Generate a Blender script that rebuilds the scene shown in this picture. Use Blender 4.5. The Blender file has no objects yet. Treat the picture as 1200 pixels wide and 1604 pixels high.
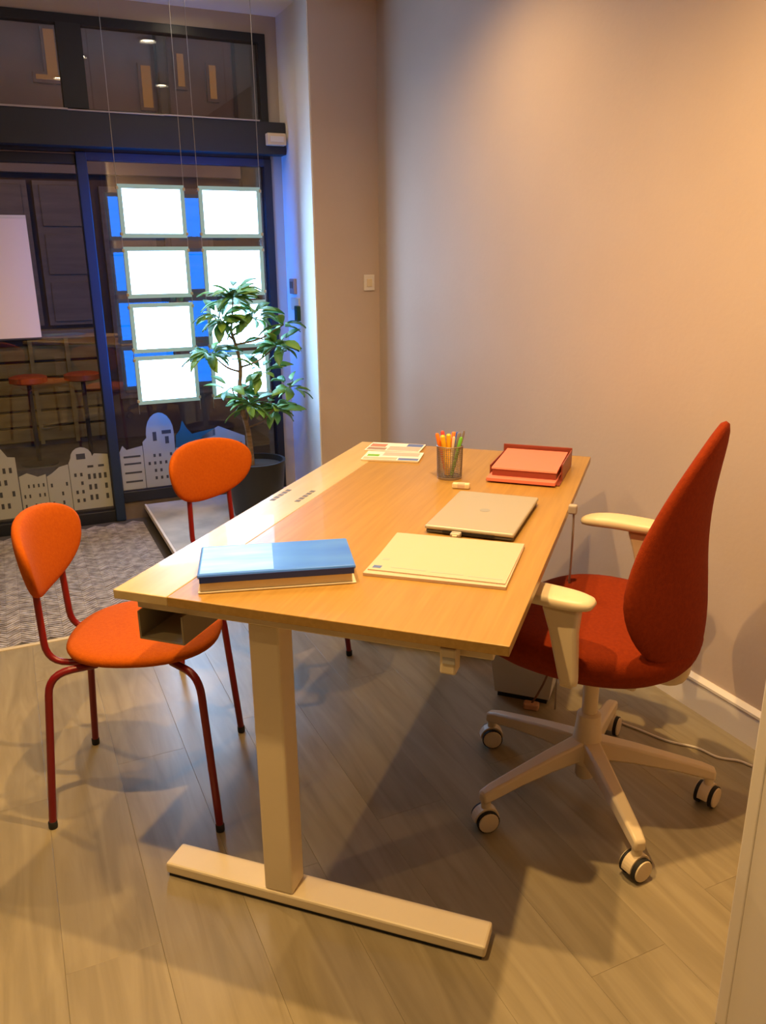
import bpy, bmesh, math, random
from mathutils import Vector, Matrix
random.seed(7)
rad = math.radians
C = bpy.context.scene.collection
scn = bpy.context.scene

# ------------------------------------------------------------------ frame of the room
# world axes follow the desk (x across it, y along it); the room is turned: s runs along the window, t towards it
RA = rad(44.0)
UW = Vector((math.cos(RA), math.sin(RA), 0)); UM = Vector((-math.sin(RA), math.cos(RA), 0))
def st(s, t, z=0.0): return UW*s + UM*t + Vector((0, 0, z))

# ------------------------------------------------------------------ camera
PITCH, ROLL, YAW = 0.306, -0.010, -0.338
fw = Vector((math.sin(YAW)*math.cos(PITCH), math.cos(YAW)*math.cos(PITCH), -math.sin(PITCH)))
rt = Vector((math.cos(YAW), -math.sin(YAW), 0)); up = rt.cross(fw)
r2 = rt*math.cos(ROLL)+up*math.sin(ROLL); u2 = -rt*math.sin(ROLL)+up*math.cos(ROLL)
cd = bpy.data.cameras.new('camera'); cam = bpy.data.objects.new('camera', cd); C.objects.link(cam)
m = Matrix((r2, u2, -fw)).transposed().to_4x4(); m.translation = Vector((1.007, -1.227, 1.368)); cam.matrix_world = m
cd.sensor_fit = 'HORIZONTAL'; cd.sensor_width = 36; cd.lens = 1260.086/1200*36; cd.clip_start = 0.02
scn.camera = cam

# ------------------------------------------------------------------ world, exposure
w = bpy.data.worlds.new('world'); scn.world = w; w.use_nodes = True
w.node_tree.nodes['Background'].inputs[0].default_value = (0.03, 0.04, 0.07, 1)
w.node_tree.nodes['Background'].inputs[1].default_value = 0.6
vs = scn.view_settings
vs.view_transform = 'Standard'; vs.look = 'None'; vs.gamma = 1.0; vs.exposure = 0.0; vs.use_curve_mapping = False
WARM = (1.0, 0.63, 0.245)
# ceiling lamps (x, y, watts, radius); built by ceiling_lamp() below
LAMPS = [
    ((0.78, 0.39), 36, 'round ceiling downlight straight above the right edge of the desk'),
    ((0.29, -0.31), 35, 'round ceiling downlight above the near end of the desk'),
    ((-1.00, 0.50), 15, 'round ceiling downlight above the left orange chair'),
    ((1.05, -1.75), 2.5, 'added ceiling fill light behind the photographer'),  # unseen lamp added as weak fill
    ((-1.00, -1.20), 11, 'added ceiling fill light over the open floor at the near left'),  # unseen lamp added to fill the floor at the left
    ((-0.409, 1.053), 2, 'round ceiling downlight above the far end of the desk'),
    ((0.055, 1.526), 15, 'added ceiling downlight between the desk and the right wall corner'),  # lamp added to warm the pier and the right wall
    ((-1.23, 2.50), 1, 'small round ceiling lamp just in front of the shop window'),
    ((-0.973, 2.177), 1, 'round ceiling lamp next nearest to the shop window'),
    ((-0.837, 1.583), 1.5, 'round ceiling lamp above the mosaic floor edge'),
]

# ------------------------------------------------------------------ materials
def mat(name, col, rough=0.5, metal=0.0, spec=0.5, emit=None, estr=0.0, coat=0.0, sheen=0.0):
    m = bpy.data.materials.new(name); m.use_nodes = True
    b = m.node_tree.nodes['Principled BSDF']
    b.inputs['Base Color'].default_value = (*col, 1); b.inputs['Roughness'].default_value = rough
    b.inputs['Metallic'].default_value = metal; b.inputs['Specular IOR Level'].default_value = spec
    b.inputs['Coat Weight'].default_value = coat; b.inputs['Sheen Weight'].default_value = sheen
    if emit: b.inputs['Emission Color'].default_value = (*emit, 1); b.inputs['Emission Strength'].default_value = estr
    return m
def nodes(m): return m.node_tree.nodes, m.node_tree.links, m.node_tree.nodes['Principled BSDF']
def noisy(m, c1, c2, scale=(1, 1, 1), nscale=5, detail=6, bump=0.0, bscale=None, coord='Object', lo=.3, hi=.7):
    n, l, b = nodes(m)
    tc = n.new('ShaderNodeTexCoord'); mp = n.new('ShaderNodeMapping'); mp.inputs['Scale'].default_value = scale
    l.new(tc.outputs[coord], mp.inputs[0])
    t = n.new('ShaderNodeTexNoise'); t.inputs['Scale'].default_value = nscale; t.inputs['Detail'].default_value = detail
    l.new(mp.outputs[0], t.inputs['Vector'])
    r = n.new('ShaderNodeValToRGB'); r.color_ramp.elements[0].position = lo; r.color_ramp.elements[1].position = hi
    r.color_ramp.elements[0].color = (*c1, 1); r.color_ramp.elements[1].color = (*c2, 1)
    l.new(t.outputs['Fac'], r.inputs[0]); l.new(r.outputs[0], b.inputs['Base Color'])
    if bump:
        t2 = n.new('ShaderNodeTexNoise'); t2.inputs['Scale'].default_value = bscale or nscale*4; t2.inputs['Detail'].default_value = 3
        l.new(mp.outputs[0], t2.inputs['Vector'])
        bp = n.new('ShaderNodeBump'); bp.inputs['Strength'].default_value = bump; bp.inputs['Distance'].default_value = .004
        l.new(t2.outputs['Fac'], bp.inputs['Height']); l.new(bp.outputs[0], b.inputs['Normal'])
    return r
M = {}
M['wall'] = mat('wall_paint', (.70, .62, .58), .75); noisy(M['wall'], (.525, .415, .345), (.545, .435, .365), nscale=3, bump=.15, bscale=60)
M['walla'] = mat('brightened_bay_paint', (.80, .78, .76), .8)  # wall paint lightened to brighten the blue-lit side of the bay
M['wallb'] = mat('low_bounce_wall', (.16, .13, .11), .8)  # darkened so the unseen walls bounce less light
M['ceil'] = mat('ceiling_paint', (.84, .82, .80), .85)
M['soffit'] = mat('window_surround_paint', (.46, .40, .34), .8)
M['trim'] = mat('white_trim', (.76, .70, .64), .45)
M['white'] = mat('white_metal', (.82, .78, .72), .42); noisy(M['white'], (.86, .73, .50), (.90, .77, .54), nscale=6, bump=.05, bscale=300)
M['traymet'] = mat('shade_darkened_tray', (.34, .29, .19), .5)  # tray metal darkened to stand for the shade inside it
M['cream'] = mat('white_plastic', (.74, .61, .41), .38)
M['black'] = mat('black_frame', (.010, .011, .016), .45)
M['navy'] = mat('navy_frame', (.012, .027, .060), .38)
M['bar'] = mat('charcoal_bar', (.022, .024, .030), .5)
M['kick'] = mat('brown_kick_panel', (.16, .12, .09), .7); noisy(M['kick'], (.12, .09, .07), (.2, .15, .11), nscale=6)
M['oak'] = mat('oak_veneer', (.55, .33, .12), .38, coat=.15)
def oak(m, c1, c2, c3):
    n, l, b = nodes(m)
    tc = n.new('ShaderNodeTexCoord'); mp = n.new('ShaderNodeMapping'); mp.inputs['Scale'].default_value = (38, 1.6, 38)
    l.new(tc.outputs['Object'], mp.inputs[0])
    t = n.new('ShaderNodeTexNoise'); t.inputs['Scale'].default_value = 2.2; t.inputs['Detail'].default_value = 8; t.inputs['Distortion'].default_value = .6
    l.new(mp.outputs[0], t.inputs['Vector'])
    r = n.new('ShaderNodeValToRGB'); e = r.color_ramp.elements; e[0].position = .3; e[1].position = .75
    e[0].color = (*c1, 1); e[1].color = (*c2, 1); k = e.new(.52); k.color = (*c3, 1)
    l.new(t.outputs['Fac'], r.inputs[0]); l.new(r.outputs[0], b.inputs['Base Color'])
    bp = n.new('ShaderNodeBump'); bp.inputs['Strength'].default_value = .06; bp.inputs['Distance'].default_value = .001
    l.new(t.outputs['Fac'], bp.inputs['Height']); l.new(bp.outputs[0], b.inputs['Normal'])
oak(M['oak'], (.36, .20, .044), (.44, .255, .064), (.40, .225, .053))
M['strip'] = mat('pale_maple', (.80, .70, .50), .32, coat=.15); noisy(M['strip'], (.54, .385, .17), (.64, .48, .26), scale=(14, 1.2, 14), nscale=1.6)
M['plank'] = mat('grey_oak_plank', (.3, .27, .24), .31, spec=.5)
def plank_mat(m):
    n, l, b = nodes(m)
    tc = n.new('ShaderNodeTexCoord'); oi = n.new('ShaderNodeObjectInfo'); mp = n.new('ShaderNodeMapping')
    mp.inputs['Scale'].default_value = (16, 1.5, 1)
    ad = n.new('ShaderNodeVectorMath'); ad.operation = 'ADD'
    sc = n.new('ShaderNodeVectorMath'); sc.operation = 'SCALE'; sc.inputs['Scale'].default_value = 40
    cb = n.new('ShaderNodeCombineXYZ'); l.new(oi.outputs['Random'], cb.inputs[0]); l.new(oi.outputs['Random'], cb.inputs[1])
    l.new(cb.outputs[0], sc.inputs[0]); l.new(tc.outputs['Object'], mp.inputs[0]); l.new(mp.outputs[0], ad.inputs[0]); l.new(sc.outputs[0], ad.inputs[1])
    t = n.new('ShaderNodeTexNoise'); t.inputs['Scale'].default_value = 1.5; t.inputs['Detail'].default_value = 9; t.inputs['Distortion'].default_value = 1.0
    l.new(ad.outputs[0], t.inputs['Vector'])
    r = n.new('ShaderNodeValToRGB'); e = r.color_ramp.elements; e[0].position = .28; e[1].position = .74
    e[0].color = (.245, .20, .122, 1); e[1].color = (.36, .30, .19, 1); k = e.new(.5); k.color = (.305, .25, .157, 1)
    l.new(t.outputs['Fac'], r.inputs[0])
    hv = n.new('ShaderNodeHueSaturation'); mr = n.new('ShaderNodeMapRange'); mr.inputs['To Min'].default_value = .96; mr.inputs['To Max'].default_value = 1.04
    l.new(oi.outputs['Random'], mr.inputs[0]); l.new(mr.outputs[0], hv.inputs['Value']); l.new(r.outputs[0], hv.inputs['Color']); l.new(hv.outputs[0], b.inputs['Base Color'])
    bp = n.new('ShaderNodeBump'); bp.inputs['Strength'].default_value = .12; bp.inputs['Distance'].default_value = .002
    l.new(t.outputs['Fac'], bp.inputs['Height']); l.new(bp.outputs[0], b.inputs['Normal'])
plank_mat(M['plank'])
M['slab'] = mat('dark_subfloor', (.07, .06, .05), .9)
M['grout'] = mat('tile_grout', (.075, .065, .06), .9)
M['tess'] = mat('grey_mosaic', (.34, .31, .31), .6); noisy(M['tess'], (.22, .195, .195), (.50, .46, .46), nscale=26, lo=.35, hi=.65)
M['edge'] = mat('pale_wood_threshold', (.66, .55, .36), .5)
M['concrete'] = mat('grey_platform', (.42, .41, .39), .7); noisy(M['concrete'], (.30, .30, .29), (.52, .50, .46), nscale=5)
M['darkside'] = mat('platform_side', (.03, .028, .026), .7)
def fabric(name, c1, c2, sheen=.25):
    m = mat(name, c1, .9, spec=.2, sheen=sheen); noisy(m, c1, c2, nscale=120, bump=.35, bscale=500)
    m.node_tree.nodes['Principled BSDF'].inputs['Sheen Tint'].default_value = (*c2, 1); return m
M['orange'] = fabric('orange_felt', (.43, .078, .001), (.49, .098, .0015), .06)
M['redfab'] = fabric('red_felt', (.20, .020, .0012), (.25, .028, .0015), .03)
M['redmet'] = mat('red_lacquered_steel', (.20, .006, .009), .35)
M['rubber'] = mat('black_rubber', (.012, .012, .013), .7)
M['alu'] = mat('silver_aluminium', (.50, .45, .37), .40, metal=.35)
M['alud'] = mat('dark_laptop_edge', (.10, .10, .10), .5)
M['logo'] = mat('grey_logo', (.34, .33, .32), .3)
M['paper'] = mat('white_paper', (.62, .45, .34), .7)
M['ink'] = mat('blue_ink', (.10, .16, .42), .7)
M['greyink'] = mat('grey_ink', (.45, .42, .38), .7)
M['blue'] = mat('blue_cover', (.09, .22, .72), .30, coat=.3); noisy(M['blue'], (.05, .20, .95), (.10, .30, 1.0), scale=(3, 14, 1), nscale=1.2)
M['sky'] = mat('pale_blue_print', (.22, .48, .88), .28, coat=.3); noisy(M['sky'], (.14, .40, 1.0), (.40, .75, 1.0), scale=(3, 20, 1), nscale=1.3)
M['bluedk'] = mat('dark_blue_spine', (.012, .035, .22), .4)
M['pages'] = mat('page_block', (.86, .76, .58), .8); noisy(M['pages'], (.76, .65, .48), (.9, .82, .64), scale=(1, 1, 300), nscale=1)
M['pink'] = mat('pink_paper', (.78, .20, .14), .65)
M['brick'] = mat('brown_red_tray', (.26, .05, .03), .4)
M['mesh'] = mat('pen_cup_wire', (.30, .25, .22), .35, metal=.5)
for k, c in dict(pen_orange=(.90, .20, .02), pen_yellow=(.95, .52, .02), pen_red=(.70, .06, .05), pen_blue=(.06, .12, .50), pen_green=(.16, .50, .06), pen_grey=(.22, .19, .20), pen_cream=(.75, .6, .45)).items():
    M[k] = mat(k, c, .35)
M['screenw'] = mat('lit_white_panel', (.9, .9, .9), .5, emit=(.34, .62, 1.0), estr=18.0)
M['screenb'] = mat('lit_blue_advert', (.05, .2, .7), .5, emit=(.0, .19, 1.0), estr=12.0)
M['frame'] = mat('glowing_acrylic_edge', (.22, .36, .38), .2, emit=(.40, .62, .66), estr=.32)  # glow painted into the frame, which is no lamp itself
M['wire'] = mat('steel_wire', (.45, .43, .42), .35, metal=.8)
M['card'] = mat('pinkish_card', (.88, .76, .72), .7)
M['sticker'] = mat('white_vinyl', (.38, .38, .31), .8)
M['stickdk'] = mat('vinyl_dark_print', (.05, .05, .05), .8)
M['teal'] = mat('teal_vinyl', (.01, .10, .13), .7)
M['leaf'] = mat('leaf_green', (.06, .20, .05), .45)
n_, l_, b_ = nodes(M['leaf']); oi_ = n_.new('ShaderNodeObjectInfo'); rr_ = n_.new('ShaderNodeValToRGB')
rr_.color_ramp.elements[0].color = (.05, .21, .10, 1); rr_.color_ramp.elements[1].color = (.22, .45, .07, 1)
l_.new(oi_.outputs['Random'], rr_.inputs[0]); l_.new(rr_.outputs[0], b_.inputs['Base Color'])
M['bark'] = mat('brown_bark', (.20, .13, .08), .8); noisy(M['bark'], (.12, .08, .05), (.28, .19, .12), scale=(1, 1, 6), nscale=12, bump=.4)
M['soil'] = mat('potting_soil', (.03, .02, .015), .95)
M['pot'] = mat('black_pot', (.012, .012, .014), .45)
M['brownplate'] = mat('brown_thermostat', (.34, .24, .20), .5)
M['green'] = mat('dark_green_switch', (.01, .05, .02), .4)
M['bin'] = mat('pale_grey_bin', (.62, .60, .54), .5)
M['copper'] = mat('copper_plug', (.62, .34, .20), .4)
M['cord'] = mat('brown_cord', (.20, .10, .06), .6)
M['greycord'] = mat('grey_cord', (.42, .36, .32), .5)
M['lens'] = mat('lamp_lens', (1, 1, 1), .5, emit=(1, .86, .62), estr=30)
# outside
M['asphalt'] = mat('wet_pavement', (.09, .08, .07), .6); noisy(M['asphalt'], (.06, .05, .045), (.13, .11, .09), nscale=8)
M['stone'] = mat('brown_facade', (.26, .18, .13), .85); noisy(M['stone'], (.12, .085, .07), (.20, .14, .105), nscale=2.5, bump=.3)
M['shutter'] = mat('taupe_shutter', (.30, .25, .19), .7); noisy(M['shutter'], (.26, .21, .16), (.34, .28, .21), scale=(1, 1, 8), nscale=3)
M['ledge'] = mat('ledge_stone', (.40, .31, .22), .7)
M['olive'] = mat('olive_wood', (.34, .25, .06), .6); noisy(M['olive'], (.34, .23, .04), (.60, .43, .09), scale=(1, 1, 5), nscale=3)
M['amber'] = mat('amber_window', (.30, .15, .03), .5, emit=(1, .42, .05), estr=.10)
M['stool'] = mat('orange_stool_seat', (.80, .14, .02), .5)
M['darkmet'] = mat('dark_outdoor_metal', (.02, .02, .022), .5)
# clear pane: sharp reflection over full transparency
g = bpy.data.materials.new('window_glass'); g.use_nodes = True; n = g.node_tree.nodes; l = g.node_tree.links; n.clear()
o = n.new('ShaderNodeOutputMaterial'); mx = n.new('ShaderNodeMixShader'); tr = n.new('ShaderNodeBsdfTransparent'); gl = n.new('ShaderNodeBsdfGlossy'); fr = n.new('ShaderNodeFresnel')
tr.inputs[0].default_value = (.90, .92, .92, 1); gl.inputs['Roughness'].default_value = .0; fr.inputs[0].default_value = 1.7
l.new(fr.outputs[0], mx.inputs[0]); l.new(tr.outputs[0], mx.inputs[1]); l.new(gl.outputs[0], mx.inputs[2]); l.new(mx.outputs[0], o.inputs[0])
M['glass'] = g

# ------------------------------------------------------------------ mesh helpers
class MB:
    def __init__(s): s.b = bmesh.new()
    def box(s, x0, x1, y0, y1, z0, z1, rot=0, about=None, bev=0.0):
        r = bmesh.ops.create_cube(s.b, size=1)['verts']
        c = Vector(((x0+x1)/2, (y0+y1)/2, (z0+z1)/2))
        for v in r: v.co = Vector((v.co.x*(x1-x0), v.co.y*(y1-y0), v.co.z*(z1-z0))) + c
        if rot:
            a = Vector(about) if about else c
            bmesh.ops.rotate(s.b, verts=r, cent=a, matrix=Matrix.Rotation(rot, 3, 'Z'))
        if bev:
            es = list({e for v in r for e in v.link_edges}); bmesh.ops.bevel(s.b, geom=es, offset=bev, segments=2, affect='EDGES', profile=.5)
        return s
    def tube(s, pts, r, n=10, closed=False):
        pts = [Vector(p) for p in pts]; k = len(pts); rr = r if isinstance(r, (list, tuple)) else [r]*k
        rings = []; prev = None
        for i, p in enumerate(pts):
            if closed: d = (pts[(i+1) % k]-pts[i-1]).normalized()
            else: d = ((pts[min(i+1, k-1)]-p).normalized()+(p-pts[max(i-1, 0)]).normalized()).normalized()
            if prev is None: a = d.orthogonal().normalized()
            else: a = (prev - d*prev.dot(d)).normalized()
            prev = a; b = d.cross(a)
            rings.append([s.b.verts.new(p+(a*math.cos(t)+b*math.sin(t))*rr[i]) for t in [2*math.pi*j/n for j in range(n)]])
        for i in range(k if closed else k-1):
            A, B = rings[i], rings[(i+1) % k]
            for j in range(n): s.b.faces.new((A[j], A[(j+1) % n], B[(j+1) % n], B[j]))
        if not closed: s.b.faces.new(rings[0][::-1]); s.b.faces.new(rings[-1])
        return s
    def lathe(s, prof, n=32, c=(0, 0), cap=True):
        rings = [[s.b.verts.new((c[0]+r*math.cos(2*math.pi*j/n), c[1]+r*math.sin(2*math.pi*j/n), z)) for j in range(n)] for r, z in prof]
        for A, B in zip(rings, rings[1:]):
            for j in range(n): s.b.faces.new((A[j], A[(j+1) % n], B[(j+1) % n], B[j]))
        if cap: s.b.faces.new(rings[0][::-1]); s.b.faces.new(rings[-1])
        return s
    def prism(s, poly, fn, d0, d1):
        """closed outline (u,v) extruded from depth d0 to d1, mapped by fn(u,v,d)"""
        A = [s.b.verts.new(fn(u, v, d0)) for u, v in poly]; B = [s.b.verts.new(fn(u, v, d1)) for u, v in poly]; k = len(poly)
        s.b.faces.new(A); s.b.faces.new(B[::-1])
        for i in range(k): s.b.faces.new((A[i], B[i], B[(i+1) % k], A[(i+1) % k]))
        return s
    def hull(s, pts):
        vs = [s.b.verts.new(p) for p in pts]; bmesh.ops.convex_hull(s.b, input=vs); return s
    def pad(s, outline, T, fn, n=48, rings=9, ex=2.6, cen=(0, 0)):
        """upholstered pad: outline(theta)->(u,v); T thickness; fn(u,v,h)->xyz"""
        top = []; bot = []
        fs = [math.sin(math.pi/2*(i/rings)) for i in range(rings+1)]
        for f in fs[1:]:
            h = T/2*(max(0, 1-f**ex))**(1/ex)
            ct, cb = [], []
            for j in range(n):
                u, v = outline(2*math.pi*j/n); u = cen[0]+(u-cen[0])*f; v = cen[1]+(v-cen[1])*f
                ct.append(s.b.verts.new(fn(u, v, h))); cb.append(s.b.verts.new(fn(u, v, -h)) if f < fs[-1] else ct[-1])
            top.append(ct); bot.append(cb)
        c1 = s.b.verts.new(fn(cen[0], cen[1], T/2)); c2 = s.b.verts.new(fn(cen[0], cen[1], -T/2))
        for j in range(n):
            k = (j+1) % n
            s.b.faces.new((c1, top[0][j], top[0][k])); s.b.faces.new((c2, bot[0][k], bot[0][j]))
            for i in range(rings-1):
                s.b.faces.new((top[i][j], top[i+1][j], top[i+1][k], top[i][k])); s.b.faces.new((bot[i][j], bot[i][k], bot[i+1][k], bot[i+1][j]))
        return s
    def build(s, name, m, parent=None, smooth=False, bevel=0.0, stuff=False, ang=40):
        bmesh.ops.recalc_face_normals(s.b, faces=s.b.faces[:])
        me = bpy.data.meshes.new(name); s.b.to_mesh(me); s.b.free(); me.materials.append(M[m])
        if smooth:
            for p in me.polygons: p.use_smooth = True
        o = bpy.data.objects.new(name, me); C.objects.link(o)
        if parent: o.parent = parent
        if smooth and ang < 180: me.set_sharp_from_angle(angle=rad(ang))
        if bevel:
            b = o.modifiers.new('bevel', 'BEVEL'); b.width = bevel; b.segments = 2; b.limit_method = 'ANGLE'; b.angle_limit = rad(35)
        if stuff: o['kind'] = 'stuff'
        return o
def thing(name, label, cat, loc=(0, 0, 0), rz=0, group=None):
    o = bpy.data.objects.new(name, None); C.objects.link(o); o.location = loc; o.rotation_euler = (0, 0, rz)
    o.empty_display_size = .05; o['label'] = label; o['category'] = cat
    if group: o['group'] = group
    return o
def tag(o, label, cat, group=None):
    o['label'] = label; o['category'] = cat
    if group: o['group'] = group
    return o
def struct(o, room=False):
    o['kind'] = 'structure'
    if room: o.rotation_euler = (0, 0, RA)
    return o
def copy_tree(o, parent=None):
    c = o.copy(); C.objects.link(c); c.parent = parent
    for ch in o.children: copy_tree(ch, c)
    return c
def fillet(pts, r, n=6):
    pts = [Vector(p) for p in pts]; out = [pts[0]]
    for a, b, c in zip(pts, pts[1:], pts[2:]):
        d1 = (a-b); d2 = (c-b); q = min(r, d1.length*.48, d2.length*.48); p1 = b+d1.normalized()*q; p2 = b+d2.normalized()*q
        for i in range(n+1):
            t = i/n; out.append(p1*(1-t)**2+b*2*t*(1-t)+p2*t*t)
    out.append(pts[-1]); return out
def smoothline(pts, n=8):
    P = [Vector(p) for p in pts]; P = [P[0]*2-P[1]]+P+[P[-1]*2-P[-2]]; out = []
    for i in range(1, len(P)-2):
        for k in range(n):
            t = k/n; a, b, c, d = P[i-1:i+3]
            out.append(.5*((2*b)+(-a+c)*t+(2*a-5*b+4*c-d)*t*t+(-a+3*b-3*c+d)*t**3))
    out.append(P[-2]); return out
def superell(a, b, e=2.5):
    def f(t):
        c, s = math.cos(t), math.sin(t)
        return a*math.copysign(abs(c)**(2/e), c), b*math.copysign(abs(s)**(2/e), s)
    return f

# ------------------------------------------------------------------ room shell (built in room axes, turned by RA)
S_R, T_P, S_P, T_W, ZC = 1.695, 2.412, 1.345, 2.892, 2.54
S_L, T_F = -3.2, -3.6
T_B = 1.435                      # border planks / mosaic
fl = MB().box(S_L, S_R+.1, T_F, 2.95, -.06, -.010).build('floor', 'slab'); struct(fl, True)
pm = MB().box(-.09488, .09488, -.6499, .6499, -.008, 0, bev=.0006)
p0 = pm.build('plank', 'plank')
first = True; PW, PL = .19, 1.3
cols = [(-1.9+PW/2+i*PW) for i in range(19)]
for i, s in enumerate(cols):
    off = ((i*0.47) % 1.0)*PL
    t = T_B - off
    # cut piece at the border
    def add(t0, t1):
        global first
        if t1-t0 < .02: return
        o = p0 if first else p0.copy()
        if not first: C.objects.link(o)
        first = False; o.parent = fl; o.location = (s if s+PW/2 < S_R else (s-PW/2+S_R)/2, (t0+t1)/2, 0); o.scale = (1 if s+PW/2 < S_R else (S_R-s+PW/2)/PW, (t1-t0)/PL, 1)
    add(t, T_B)
    while t > -2.3: add(t-PL, t); t -= PL
far = MB().box(S_L, -1.9, T_F, T_B, -.008, -.0005).box(-1.9, S_R, T_F, -2.9, -.009, -.001).build('floor_boards', 'plank', fl); far['kind'] = 'stuff'
# mosaic of small bars laid in zigzag columns
mb = MB(); cw = .050; bt = .021
s = -2.6; k = 0
while s < 1.34:
    t = T_B+.03
    while t < 2.80:
        sg = 1 if k % 2 else -1; h = cw/2-.0004; dz = random.uniform(-.0008, .0006)
        q = [(s-h, t-sg*h*.9), (s+h, t+sg*h*.9), (s+h, t+sg*h*.9+bt-.006), (s-h, t-sg*h*.9+bt-.006)]
        if not (s > .42 and t > 1.95): 
            vs_ = [mb.b.verts.new((a, b, dz)) for a, b in q]; mb.b.faces.new(vs_)
            lo = [mb.b.verts.new((a, b, -.006)) for a, b in q]
            for i in range(4): mb.b.faces.new((vs_[i], lo[i], lo[(i+1) % 4], vs_[(i+1) % 4]))
        t += bt
    s += cw; k += 1
ms = mb.build('mosaic_tiles', 'tess', fl, stuff=True)
gr = MB().box(-2.8, S_P, T_B+.022, 2.9, -.0099, -.0035).build('grout_bed', 'grout', fl)
ed = MB().box(-2.8, S_R, T_B, T_B+.022, -.008, .0025, bev=.001).build('trim_1', 'edge'); struct(ed, True)

struct(MB().box(S_L-.1, S_R+.2, T_F-.1, T_W+.12, ZC, ZC+.08).build('ceiling', 'ceil'), True)
struct(MB().box(S_R, S_R+.1, T_F, T_P, -.06, ZC).build('wall_right', 'wall'), True)
struct(MB().box(S_P, S_R+.1, T_P, T_W+.1, -.06, ZC, bev=.003).build('wall_corner', 'wall'), True)
struct(MB().box(S_P-.006, S_P, T_P+.004, T_W-.02, -.008, ZC).build('wall_bay', 'walla'), True)  # thin sheet carrying the lightened paint over the corner wall's side
struct(MB().box(S_L-.1, S_L, T_F, 3.0, -.06, ZC).build('wall_left', 'wallb'), True)
struct(MB().box(S_L-.1, S_R+.1, T_F-.1, T_F, -.06, ZC).build('wall_front', 'wallb'), True)
wb = MB().box(S_L, S_P, T_W-.02, T_W+.06, 2.455, ZC).box(1.275, S_P, T_W-.02, T_W+.06, -.05, 2.455).build('wall_back', 'soffit'); struct(wb, True)
# near wall end on the right with its casing
struct(MB().box(.916, S_R, -.98, -.82, -.01, ZC, bev=.004).build('wall_near', 'wall'), True)
cs = MB().box(.905, .916, -.905, -.795, 0, ZC-.01, bev=.004).box(.903, .93, -.82, -.795, 0, ZC-.01, bev=.003).build('trim_2', 'trim'); struct(cs, True)
# baseboards
def base(name, prof_s, t0, t1):
    b = MB(); x = prof_s
    b.prism([(0, 0), (-.014, 0), (-.014, .095), (-.018, .100), (-.018, .108), (-.006, .118), (0, .118)], lambda u, v, d: (x+u, d, v), t0, t1)
    return struct(b.build(name, 'trim'), True)
base('baseboard_right', S_R, -.82, T_P)
b = MB().prism([(0, 0), (-.014, 0), (-.014, .10), (-.006, .116), (0, .116)], lambda u, v, d: (d, T_P+u, v), S_P, S_R-.018); struct(b.build('baseboard_corner', 'trim'), True)

# shop front: door leaf on the left, fixed window on the right, transom lights above
dr = struct(MB().box(-1.75, -1.70, T_W-.03, T_W+.03, 0, 1.86).box(-1.70, .30, T_W-.03, T_W+.03, -.005, .062).box(-1.70, .295, T_W-.03, T_W+.03, 1.815, 1.86).build('door_1', 'black', bevel=.003), True)
MB().box(-1.70, .297, T_W-.004, T_W+.004, .062, 1.815).build('door_pane', 'glass', dr)
ml = struct(MB().box(.296, .346, T_W-.045, T_W+.03, .0, 1.87).build('trim_3', 'navy', bevel=.004), True)
wi = struct(MB().box(.346, 1.275, T_W-.03, T_W+.03, .095, .155).build('window_1', 'black', bevel=.003), True)
MB().box(.346, 1.24, T_W-.035, T_W+.03, 1.835, 1.87).build('top_rail', 'navy', wi)
MB().box(1.236, 1.276, T_W-.035, T_W+.03, .0, 1.87).build('side_jamb', 'black', wi)
MB().box(.346, 1.236, T_W-.004, T_W+.004, .155, 1.835).build('window_pane', 'glass', wi)
struct(MB().box(.346, 1.275, T_W-.02, T_W+.02, -.005, .095).build('trim_4', 'kick'), True)
w2 = struct(MB().box(-1.75, 1.276, T_W-.03, T_W+.03, 2.415, 2.457).box(-1.75, 1.236, T_W-.03, T_W+.03, 1.87, 2.06).box(1.236, 1.276, T_W-.03, T_W+.03, 1.87, 2.42).build('window_2', 'black', bevel=.003), True)
MB().box(.275, .385, T_W-.035, T_W+.03, 2.06, 2.418).build('upright', 'bar', w2)
MB().box(-1.75, .275, T_W-.004, T_W+.004, 2.06, 2.418).build('window_pane', 'glass', w2)
MB().box(.385, 1.236, T_W-.004, T_W+.004, 2.06, 2.418).build('window_pane', 'glass', w2)
# charcoal beam across the front, with a pale lip along its top
tb = thing('window_beam', 'long charcoal beam running across the shop front above the door', 'beam', rz=RA)
MB().box(-1.75, 1.335, 2.775, 2.86, 1.885, 2.038, bev=.003).build('beam_box', 'bar', tb)
MB().box(-1.75, .28, 2.770, 2.862, 2.038, 2.046).box(.28, .72, 2.770, 2.862, 2.036, 2.042).box(.72, 1.20, 2.770, 2.862, 2.038, 2.044).build('top_lip', 'greycord', tb)
wbx = thing('sensor_box', 'small white sensor box fixed on the right end of the charcoal beam', 'sensor', rz=RA)
MB().box(1.225, 1.325, 2.735, 2.775, 1.925, 1.982, bev=.004).build('sensor_body', 'cream', wbx)
MB().box(1.24, 1.31, 2.731, 2.735, 1.94, 1.967, bev=.001).build('sensor_window', 'trim', wbx)

# low display platform beside the window
pf = thing('display_platform', 'low grey display platform with pale edge on the floor by the window', 'platform', rz=RA)
MB().box(.47, S_P-.008, 1.98, T_W-.04, 0, .060).build('platform_base', 'darkside', pf)
MB().box(.462, S_P-.007, 1.975, T_W-.036, .060, .075, bev=.002).build('platform_top', 'concrete', pf)
MB().box(.450, .462, 1.975, T_W-.036, .050, .077, bev=.002).build('edge_strip', 'trim', pf)

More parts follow.
